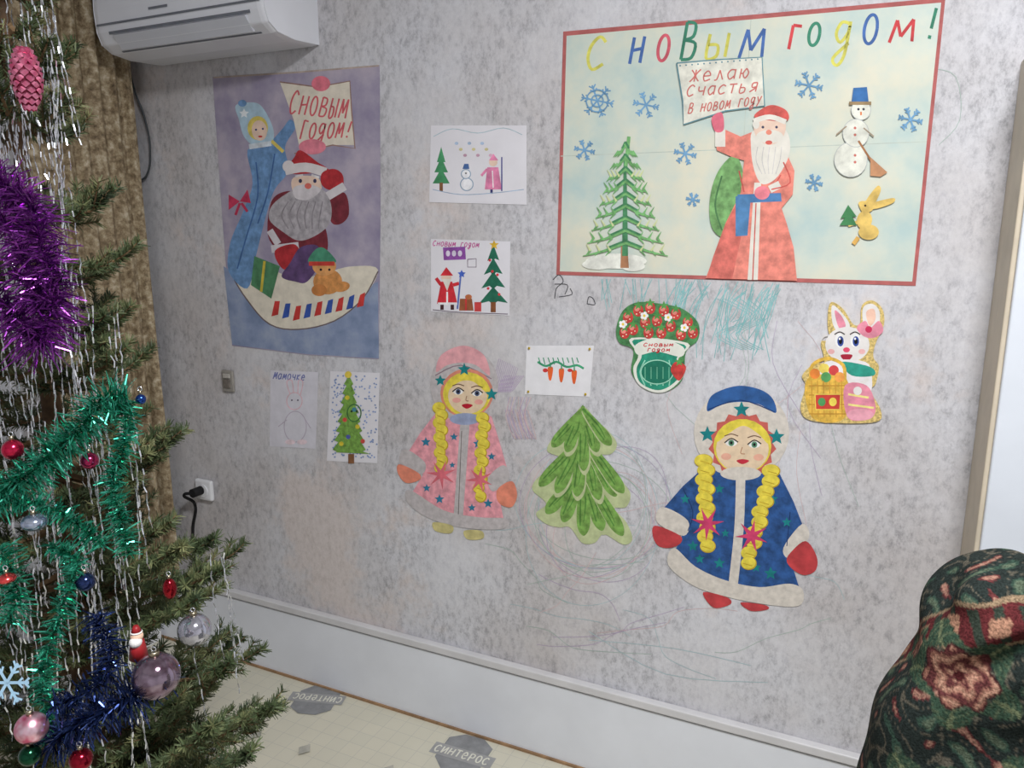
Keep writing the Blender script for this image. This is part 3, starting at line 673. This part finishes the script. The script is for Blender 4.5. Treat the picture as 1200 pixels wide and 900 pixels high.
# ------------------------------------------------------------ armchair with floral throw
def rbox(name,lo,hi,r,n,mat,parent,disp=None,colf=None,warp=None):
    import bmesh
    lo=np.array(lo);hi=np.array(hi); c=(lo+hi)/2; h=(hi-lo)/2
    N=[max(3,int(2*q/n)) for q in h]
    vs=[];fs=[]
    def face(ax,sg,na,nb):
        k=len(vs); a1,a2=[i for i in range(3) if i!=ax]
        for i in range(na+1):
            for j in range(nb+1):
                p=[0,0,0]; p[ax]=sg*h[ax]; p[a1]=h[a1]*(2*i/na-1); p[a2]=h[a2]*(2*j/nb-1); vs.append(p)
        for i in range(na):
            for j in range(nb):
                q=k+i*(nb+1)+j; f=(q,q+1,q+nb+2,q+nb+1); fs.append(f if (sg>0)==(ax==1) else f[::-1])
    for ax in range(3):
        a1,a2=[i for i in range(3) if i!=ax]
        for sg in(-1,1): face(ax,sg,N[a1],N[a2])
    V=np.array(vs,float); inner=np.clip(V,-(h-r),(h-r)); d=V-inner; L=np.linalg.norm(d,axis=1,keepdims=True); nrm=d/np.maximum(L,1e-9)
    V=inner+nrm*r+c
    if disp is not None: V=V+nrm*disp(V)[:,None]
    if warp is not None: V=warp(V)
    o=mesh_obj(name,V,fs,[mat],parent=parent,smooth=True)
    bm=bmesh.new(); bm.from_mesh(o.data); bmesh.ops.remove_doubles(bm,verts=bm.verts,dist=1e-5); bmesh.ops.recalc_face_normals(bm,faces=bm.faces); bm.to_mesh(o.data); bm.free()
    if colf is not None:
        nv=len(o.data.vertices); co=np.zeros(nv*3); o.data.vertices.foreach_get('co',co); co=co.reshape(-1,3)
        col=colf(co); at=o.data.color_attributes.new('pattern','FLOAT_COLOR','POINT'); at.data.foreach_set('color',np.c_[col,np.ones(nv)].ravel())
    return o
cloth,nt,b=newmat('tapestry_throw')
at=nt.nodes.new('ShaderNodeAttribute'); at.attribute_name='pattern'
n1=noise(nt,420,2,.6); r1=ramp(nt,[(.35,(.5,.5,.5,1)),(.65,(1.15,1.15,1.15,1))]); nt.links.new(n1.outputs['Fac'],r1.inputs['Fac'])
x=nt.nodes.new('ShaderNodeMix'); x.data_type='RGBA'; x.blend_type='MULTIPLY'; x.inputs[0].default_value=1
nt.links.new(at.outputs['Color'],x.inputs[6]); nt.links.new(r1.outputs['Color'],x.inputs[7]); nt.links.new(x.outputs[2],b.inputs['Base Color']); b.inputs['Roughness'].default_value=.95
b.inputs['Specular IOR Level'].default_value=.1
bp=nt.nodes.new('ShaderNodeBump'); bp.inputs['Strength'].default_value=.5; bp.inputs['Distance'].default_value=.002; nt.links.new(n1.outputs['Fac'],bp.inputs['Height']); nt.links.new(bp.outputs['Normal'],b.inputs['Normal'])
Lc=lambda c:np.array(lin(c)[:3])
YB=-.95
def pattern(P):
    X=P[:,0]-.7*np.clip(P[:,1]-YB-.02,0,1)*(P[:,0]<.25); Z=P[:,2]+.8*np.clip(P[:,1]-YB-.03,0,1)
    C=np.tile(Lc((36,43,41)),(len(P),1))
    def put(mask,c): C[mask]=Lc(c)
    w=np.sin(X*105+2.2*np.sin(Z*80))+np.sin(Z*115+2*np.sin(X*88+1)); put(np.abs(w)<.14,(84,80,70)); put((w>1.6),(88,46,46)); put((w>1.82),(146,108,94)); put((w<-1.3),(50,70,60)); put((w<-1.7),(82,94,78))
    q=(Z-1.075)-.35*(X-.12)
    put(np.abs(q)<.020,(84,36,38)); put((np.abs(q)<.017)&(np.sin(X*260+Z*90)>.25),(48,56,48)); put((np.abs(q)<.008)&(np.sin(X*150)>.2),(150,112,92)); put(np.abs(np.abs(q)-.021)<.0025,(132,112,90))
    q=Z-.80+.2*(X-.1); put(np.abs(q)<.012,(84,38,38)); put((np.abs(q)<.012)&(np.sin(X*220)>.4),(140,116,94)); put(np.abs(np.abs(q)-.014)<.002,(120,104,84))
    r0=CAM+ray(1125,797)*((YB+D)/ray(1125,797).y)
    R=.033
    rs=[(r0.x,r0.z,R),(r0.x+.10,r0.z-.09,.03),(r0.x+.105,r0.z+.055,.026),(r0.x-.02,r0.z-.15,.03),(r0.x+.2,r0.z+.0,.033),(r0.x+.2,r0.z-.15,.033),(r0.x+.32,r0.z-.05,.033),(r0.x-.06,r0.z+.02,.014),(r0.x+.43,r0.z,.033),(r0.x+.3,r0.z-.25,.033),(r0.x+.1,r0.z-.28,.033)]
    for cx,cz,R in rs:
        dx=X-cx;dz=Z-cz; rr=np.hypot(dx,dz); an=np.arctan2(dz,dx)
        leaf=(rr<R*(1.15+.65*np.abs(np.cos(an*2.5+cx*9))**1.5))&(rr>R); put(leaf,(52,72,58)); put(leaf&(np.abs(np.sin(an*2.5+cx*9))<.12),(104,112,84)); put(leaf&(np.sin(an*20+rr*900)>.7),(78,90,70))
        pet=R*(1+.12*np.cos(an*7)); m_=rr<pet; put(m_,(140,98,84))
        sp=np.sin(rr/R*13+an+1.6*np.cos(an*5+rr/R*3)); put(m_&(sp>.35),(88,48,48)); put(m_&(sp<-.75),(172,132,112)); put(m_&(rr<R*.16),(66,26,28)); put((rr<pet)&(rr>pet*.93),(70,34,36))
    return C
def disp(V):
    t=np.clip((V[:,2]-.97)/.12,0,1)
    d=.008*t*np.sin(V[:,0]*100-V[:,2]*70+V[:,1]*40)+.006*t*np.sin(V[:,0]*47+V[:,1]*60+1)
    d+=.004*np.sin(V[:,0]*30+V[:,2]*22)+.003*np.sin(V[:,2]*50-V[:,0]*38)
    return d
def warp(V):
    V=V.copy(); z=np.clip((V[:,2]-.80)/.33,0,1.1); k=np.clip((.5-V[:,0])/.45,0,1)
    V[:,0]+=k*.085*z**1.6; V[:,2]+=.010*np.sin(V[:,0]*24)*z
    return V
ch=empty('armchair')
rbox('draped_back',(.025,YB,.28),(.78,YB+.13,1.125),.045,.0026,cloth,ch,disp,pattern,warp)
wood=M((92,60,40),.2,20,.4)
rbox('seat',(.10,-1.42,.26),(.74,-.9,.46),.05,.012,cloth,ch,None,pattern)
rbox('arm_1',(.03,-1.40,.25),(.12,-.92,.64),.04,.012,cloth,ch,None,pattern); rbox('arm_2',(.72,-1.40,.25),(.81,-.92,.64),.04,.012,cloth,ch,None,pattern)
for i,(a,b_) in enumerate(((.08,-1.36),(.76,-1.36),(.08,-.86),(.74,-.86))): cyl('leg_%d'%(i+1),(a,b_,.15),.022,.30,wood,ch,'Z')

# ------------------------------------------------------------ Christmas tree
TX,TY=-1.33,-.93
tree=empty('christmas_tree')
TOP=2.30
def RAD(z): return .03+.165*(TOP-z)+(.05 if z<.8 else 0)
def norm(a): return a/ (np.linalg.norm(a)+1e-9)
class Quads:
    def __init__(s): s.v=[]
    def add(s,arr): s.v.append(arr.reshape(-1,3))
    def make(s,name,mat,parent,smooth=False):
        V=np.concatenate(s.v).astype(np.float32); n=len(V)//4
        me=bpy.data.meshes.new(name); me.vertices.add(len(V)); me.vertices.foreach_set('co',V.ravel())
        me.loops.add(n*4); me.loops.foreach_set('vertex_index',np.arange(n*4,dtype=np.int32))
        me.polygons.add(n); me.polygons.foreach_set('loop_start',np.arange(0,n*4,4,dtype=np.int32))
        try: me.polygons.foreach_set('loop_total',np.full(n,4,dtype=np.int32))
        except Exception: pass
        me.materials.append(mat); me.update(calc_edges=True); me.validate()
        o=bpy.data.objects.new(name,me); bpy.context.collection.objects.link(o); o.parent=parent; return o
needles=Quads(); wq=Quads()
def add_needles(p0,p1,dens,ln):
    d=p1-p0; L=np.linalg.norm(d); n=max(4,int(L*dens)); d=d/(L+1e-9)
    t=rng.random(n); base=p0+np.outer(t*L,d)
    q=rng.normal(size=(n,3)); q[:,2]+=.25; q-=np.outer(q@d,d); q/=np.linalg.norm(q,axis=1,keepdims=True)
    dr=q*.75+d*.62+rng.normal(size=(n,3))*.08; dr/=np.linalg.norm(dr,axis=1,keepdims=True)
    sd=np.cross(dr,rng.normal(size=(n,3))); sd/=np.linalg.norm(sd,axis=1,keepdims=True)
    l=(ln*(.75+.4*rng.random(n)))[:,None]; w=.0012
    a=base-sd*w; b=base+sd*w; c=base+dr*l+sd*w*.5; e=base+dr*l-sd*w*.5
    needles.add(np.stack([a,b,c,e],axis=1))
def prism(p0,p1,r0,r1):
    d=norm(p1-p0); u=norm(np.cross(d,[.3,.5,.81])); v=np.cross(d,u)
    for k in range(4):
        a0,a1=k*math.pi/2,(k+1)*math.pi/2
        e0=u*math.cos(a0)+v*math.sin(a0); e1=u*math.cos(a1)+v*math.sin(a1)
        wq.add(np.array([p0+e0*r0,p0+e1*r0,p1+e1*r1,p1+e0*r1]))
def branch(root,tip,up=.05,tw=1.0,bare=.2):
    root=np.array(root);tip=np.array(tip); L=np.linalg.norm(tip-root)
    n=max(4,int(L/.045)); pts=[]
    for i in range(n+1):
        t=i/n; p=root+(tip-root)*t; p=p+np.array([0,0,-up*math.sin(math.pi*t)]); pts.append(p)
    for i in range(n):
        prism(pts[i],pts[i+1],.006*(1-i/n)+.0015,.006*(1-(i+1)/n)+.0015)
        if i>n*bare: add_needles(pts[i],pts[i+1],1250,.018)
        if i>0:
            d=norm(pts[i+1]-pts[i]); side=norm(np.cross(d,[0,0,1]))
            for s_ in(-1,1):
                tl_=(.045+.26*L*(1-i/n))*(.7+.5*random.random())*tw; tl_=min(tl_,.12)
                dd=norm(d*.85+side*s_*.65+np.array([0,0,random.uniform(-.15,.4)]))
                q0=pts[i]; q1=q0+dd*tl_*.55; q2=q1+norm(dd+np.array([0,0,.3])+d*.2)*tl_*.45
                prism(q0,q1,.002,.0016); prism(q1,q2,.0016,.001)
                add_needles(q0,q1,1050,.017); add_needles(q1,q2,1300,.017)
                if tl_>.09:
                    for s2 in(-1,1):
                        e=q1+norm(dd+side*s2*.8)*tl_*.4; prism(q1,e,.0014,.001); add_needles(q1,e,1100,.016)
    add_needles(pts[-2],pts[-1],1600,.018)
z=.42; a0=0
while z<TOP-.1:
    n=8 if z<1.2 else 7
    for k in range(n):
        a=a0+2*math.pi*k/n+random.uniform(-.2,.2); R=RAD(z)*random.uniform(.7,1.0)
        zz=z+random.uniform(-.03,.03)
        branch((TX,TY,zz),(TX+R*math.cos(a),TY+R*math.sin(a),zz+R*random.uniform(-.1,.28)),.04)
    z+=.10 if z<1.5 else .12; a0+=.7
for px,py,dep,zr in((252,632,1.28,.85),(262,668,1.22,.80),(232,702,1.18,.72),(322,828,1.18,.42),(270,775,1.22,.40),(296,880,1.12,.34),(250,850,1.1,.36),(215,640,1.2,.85),(145,470,1.12,1.1),(140,575,1.1,.95),(125,400,1.2,1.3),(70,60,1.28,1.75),(45,15,1.25,1.8),(160,560,1.25,1.0)):
    branch((TX,TY,zr),DP(px,py,dep),.03,.65,.25)
nm,nt,b=newmat('fir_needles'); n1=noise(nt,22,3,.6); r=ramp(nt,[(.3,lin((42,58,38))),(.5,lin((78,92,58))),(.7,lin((134,134,92)))])
nt.links.new(n1.outputs['Fac'],r.inputs['Fac']); nt.links.new(r.outputs['Color'],b.inputs['Base Color']); b.inputs['Roughness'].default_value=.6
needles.make('needles',nm,tree); wq.make('branches',M((110,88,64),.2,40),tree)
tr_=[];tf=[]
for i in range(13):
    z=TOP*i/12; r_=.028*(1-i/12.5)+.002
    for k in range(10): tr_.append((TX+r_*math.cos(k*math.pi/5),TY+r_*math.sin(k*math.pi/5),z))
for i in range(12):
    for k in range(10): tf.append((i*10+k,i*10+(k+1)%10,(i+1)*10+(k+1)%10,(i+1)*10+k))
mesh_obj('trunk',tr_,tf,[M((84,64,46),.25,30)],parent=tree,smooth=True)
for a in(0,1):
    box('stand_foot_%d'%(a+1),*( (TX-.22,TX+.22,TY-.025,TY+.025) if a==0 else (TX-.025,TX+.025,TY-.22,TY+.22)),0,.05,wood,tree,.004)

# ---- tinsel
def metal(name,c,rough=.28,c2=None,met=.85):
    m,nt,b=newmat(name); n1=noise(nt,60,2); r=ramp(nt,[(.35,lin(c)),(.65,lin(c2 or scl(c,1.3)))])
    nt.links.new(n1.outputs['Fac'],r.inputs['Fac']); nt.links.new(r.outputs['Color'],b.inputs['Base Color'])
    b.inputs['Metallic'].default_value=met; b.inputs['Roughness'].default_value=rough; return m
def path3(pts,n=14):
    P=np.array([tuple(DP(*p)) for p in pts]); return np.array(sm(P,n,False))
def tinsel(name,pts,R,dens,mat,w=.0011):
    P=path3(pts); Q=Quads()
    for i in range(len(P)-1):
        d=P[i+1]-P[i]; L=np.linalg.norm(d); d=d/(L+1e-9); n=max(3,int(L*dens))
        b=P[i]+np.outer(rng.random(n)*L,d); q=rng.normal(size=(n,3)); q-=np.outer(q@d,d)*.8; q/=np.linalg.norm(q,axis=1,keepdims=True)
        sd=np.cross(q,rng.normal(size=(n,3))); sd/=np.linalg.norm(sd,axis=1,keepdims=True); l=(R*(.5+.55*rng.random(n)))[:,None]
        bend=rng.normal(size=(n,3))*R*.12; bend[:,2]-=R*.12
        m_=b+q*l*.5; e=b+q*l+bend; s2=sd*w
        Q.add(np.stack([b-s2,b+s2,m_+s2,m_-s2],1)); Q.add(np.stack([m_-s2,m_+s2,e+s2*.6,e-s2*.6],1))
    return Q.make(name,mat,tree)
pur=metal('purple_foil',(104,40,124),.25,(160,76,176)); grf=metal('green_foil',(30,130,104),.25,(80,184,156)); bf=metal('blue_foil',(28,42,84),.2,(60,78,130)); sv=metal('silver_foil',(186,190,198),.22,(232,234,240),.75)
tinsel('tinsel_purple',[(-40,190,1.14),(0,215,1.12),(35,240,1.11),(48,290,1.1),(62,330,1.1),(58,375,1.09),(45,405,1.09),(20,370,1.08),(-10,340,1.08)],.046,4200,pur)
tinsel('tinsel_purple_b',[(0,250,1.12),(25,290,1.1),(30,335,1.09),(60,350,1.09)],.040,3200,pur)
tinsel('tinsel_green',[(150,465,1.07),(118,468,1.05),(96,500,1.04),(60,530,1.03),(30,560,1.02),(-20,590,1.0)],.036,4200,grf)
tinsel('tinsel_green_b',[(150,470,1.07),(146,520,1.05),(132,560,1.04),(140,600,1.03),(150,650,1.02)],.022,3200,grf)
tinsel('tinsel_green_c',[(0,640,1.0),(20,690,.99),(10,730,.98)],.028,3000,grf)
tinsel('tinsel_green_d',[(60,640,1.02),(90,660,1.0),(70,720,.98),(50,800,.97),(60,870,.97)],.020,3000,grf)
tinsel('tinsel_green_e',[(-20,590,1.0),(20,585,1.01),(70,600,1.02),(120,640,1.02)],.022,3000,grf)
tinsel('tinsel_blue',[(60,870,.96),(90,850,.95),(125,830,.95),(165,810,.96),(188,785,.98)],.034,4200,bf)
tinsel('tinsel_blue_b',[(110,720,.99),(130,760,.97),(120,800,.96),(60,830,.95)],.026,3000,bf)
# silver rain strands
Q=Quads()
def strand(px,py,dep,length):
    p=np.array(tuple(DP(px,py,dep))); n=int(length/.009); ph=random.random()*6; w=.0010; prev=p; a=random.random()*6
    sx=random.uniform(-.03,.03)
    for i in range(n):
        nx_=p+np.array([math.sin(i*.16+ph)*.004+sx*i/n+random.uniform(-.0015,.0015),random.uniform(-.0015,.0015),-i*.009]); a+=random.uniform(.5,1.6)
        sd=np.array([math.cos(a),math.sin(a),.2])*w
        Q.add(np.array([prev-sd,prev+sd,nx_+sd,nx_-sd])); prev=nx_
for k in range(170):
    py=random.uniform(-60,820); xm=66+ max(0,(py-60)/840)*115
    px=xm-(xm+20)*random.random()**1.15; dep=1.22-.20*py/900+random.uniform(-.06,.08)
    strand(px,py,dep,random.uniform(.10,.30))
for px,py in((258,640),(264,648),(222,715),(150,470),(152,475),(138,360),(132,372),(126,380),(60,0),(64,10),(57,40),(62,100),(246,650),(268,690),(158,560),(150,520)): strand(px,py,1.2 if px>200 else 1.1,.2)
Q.make('silver_rain',sv,tree)

# ---- ornaments
def ball(name,px,py,dep,rpx,mat,ratio=1.0):
    p=DP(px,py,dep); r=rpx*dep/F
    bpy.ops.mesh.primitive_uv_sphere_add(radius=r,location=p,segments=32,ring_count=20); o=bpy.context.object; o.name=name; o.scale=(1,1,ratio); o.data.materials.append(mat)
    for q in o.data.polygons: q.use_smooth=True
    o.parent=tree
    cyl(name+'_cap',p+Vector((0,0,r*ratio+.002)),r*.22,.007,M((150,140,120),.1,rough=.35,metal=1),tree,'Z',16)
    bpy.ops.mesh.primitive_torus_add(major_radius=.003,minor_radius=.0006,location=p+Vector((0,0,r*ratio+.008)),rotation=(math.pi/2,0,.4)); t=bpy.context.object; t.name=name+'_hook'; t.parent=tree; t.data.materials.append(sv)
    return o
ball('bauble_plum',183,792,.97,27,metal('plum_glass',(96,74,88),.12,(150,134,150)))
ball('bauble_silver',228,738,1.12,19,metal('silver_glass',(150,150,160),.1))
ball('bauble_pink',37,853,.93,18,metal('pink_glass',(200,90,124),.3,(235,205,218)))
ball('bauble_red_a',15,527,1.02,12,metal('red_glass',(160,30,60),.15)); ball('bauble_red_b',199,690,1.14,8,metal('dark_red_glass',(120,20,30),.15),1.6)
ball('bauble_red_c',95,890,.94,13,metal('red_glass2',(110,16,32),.15)); ball('bauble_blue',100,682,1.0,11,metal('blue_glass',(36,48,84),.12)); ball('bauble_red_d',105,540,1.06,10,metal('rose_glass',(130,34,70),.15))
ball('bauble_blue_b',165,468,1.08,6,metal('cobalt_glass',(30,56,120),.12)); ball('bauble_steel',40,612,1.0,14,metal('steel_glass',(110,130,165),.12,(190,200,220)),.7)
ball('bauble_green',35,885,.93,12,metal('green_glass',(16,56,38),.15)); ball('bauble_red_e',8,678,.98,10,metal('coral_glass',(190,70,70),.2),.6)
cone=DP(31,90,1.1); V_=[];F_=[]
pm=metal('pink_cone_glass',(214,90,130),.25,(240,150,180))
for j in range(11):
    t=j/10; zz=.036-.075*t; rr=.017*math.sin(math.pi*(.12+.82*t))**.7
    for k in range(9):
        a=2*math.pi*(k+.5*(j%2))/9; c0=np.array([math.cos(a)*rr,math.sin(a)*rr,zz]); tn=np.array([-math.sin(a),math.cos(a),0])
        up=np.array([0,0,1]); out=np.array([math.cos(a),math.sin(a),0])
        i0=len(V_); V_+= [c0-tn*.007+up*.004-out*.003,c0+tn*.007+up*.004-out*.003,c0+tn*.005-up*.004+out*.003,c0-up*.008+out*.003,c0-tn*.005-up*.004+out*.003,c0+up*.0+out*.005]
        F_+=[(i0,i0+1,i0+5),(i0+1,i0+2,i0+5),(i0+2,i0+3,i0+5),(i0+3,i0+4,i0+5),(i0+4,i0,i0+5)]
mesh_obj('pine_cone_ornament',[v_+np.array(tuple(cone)) for v_ in V_],F_,[pm],parent=tree)
sp=DP(161,752,.99)
def cone_(name,p,r1,r2,h,mat):
    bpy.ops.mesh.primitive_cone_add(radius1=r1,radius2=r2,depth=h,location=p,vertices=20); o=bpy.context.object; o.name=name; o.parent=tree; o.data.materials.append(mat)
    for q in o.data.polygons: q.use_smooth=len(q.vertices)==4
sred=M((140,34,38),.15,rough=.4)
cone_('santa_ornament_coat',sp-Vector((0,0,.010)),.012,.008,.024,sred); cone_('santa_ornament_hat',sp+Vector((0,0,.018)),.007,.003,.009,sred)
for nm_,of,r_,c_ in(('face',(0,0,.008),.008,(220,184,160)),('beard',(.002,-.004,.002),.008,(220,218,216)),('brim',(0,0,.0135),.0075,(220,218,216))):
    bpy.ops.mesh.primitive_uv_sphere_add(radius=r_,location=sp+Vector(of),segments=16,ring_count=10); o=bpy.context.object; o.name='santa_ornament_'+nm_; o.parent=tree; o.data.materials.append(M(c_,.04)); o.scale=(1,1,.9 if nm_!='brim' else .35)
sn=Art(base=0,step=.00005,fn=lambda p,d:DP(p[0],p[1],.9-d)); fl=M((160,196,220),.08,rough=.4)
for k in range(6):
    a=math.pi*k/3; dx,dy=math.cos(a),math.sin(a); cx,cy,r_=8,800,26
    sn.line([(cx,cy),(cx+dx*r_,cy+dy*r_)],3.5,fl)
    for q in(.5,.8):
        for s_ in(-.8,.8): sn.line([(cx+dx*r_*q,cy+dy*r_*q),(cx+dx*r_*q+math.cos(a+s_)*8,cy+dy*r_*q+math.sin(a+s_)*8)],2.6,fl)
sn.make('snowflake_ornament',tree)

# ------------------------------------------------------------ lighting
lp=empty('ceiling_lamp')
em,nt,b=newmat('lamp_glass'); b.inputs['Emission Color'].default_value=(1,.98,.97,1); b.inputs['Emission Strength'].default_value=2.0
cyl('shade',(.25,-1.55,ZC-.031),.26,.06,em,lp,'Z',48)
ld=bpy.data.lights.new('lamp_light','AREA'); ld.shape='DISK'; ld.size=.5; ld.energy=68; ld.color=(.975,.985,1)
lo_=bpy.data.objects.new('lamp_light',ld); bpy.context.collection.objects.link(lo_); lo_.location=(.25,-1.55,ZC-.07); lo_.parent=lp
w=bpy.data.worlds.new('night'); scene.world=w; w.use_nodes=True; w.node_tree.nodes['Background'].inputs[0].default_value=(.6,.65,.8,1); w.node_tree.nodes['Background'].inputs[1].default_value=.2

# ------------------------------------------------------------ camera
cd=bpy.data.cameras.new('camera'); cd.sensor_width=36; cd.lens=36*F/1200; cd.clip_start=.02
co=bpy.data.objects.new('camera',cd); bpy.context.collection.objects.link(co)
co.location=CAM; co.rotation_euler=(math.pi/2-PIT,0,PSI); scene.camera=co
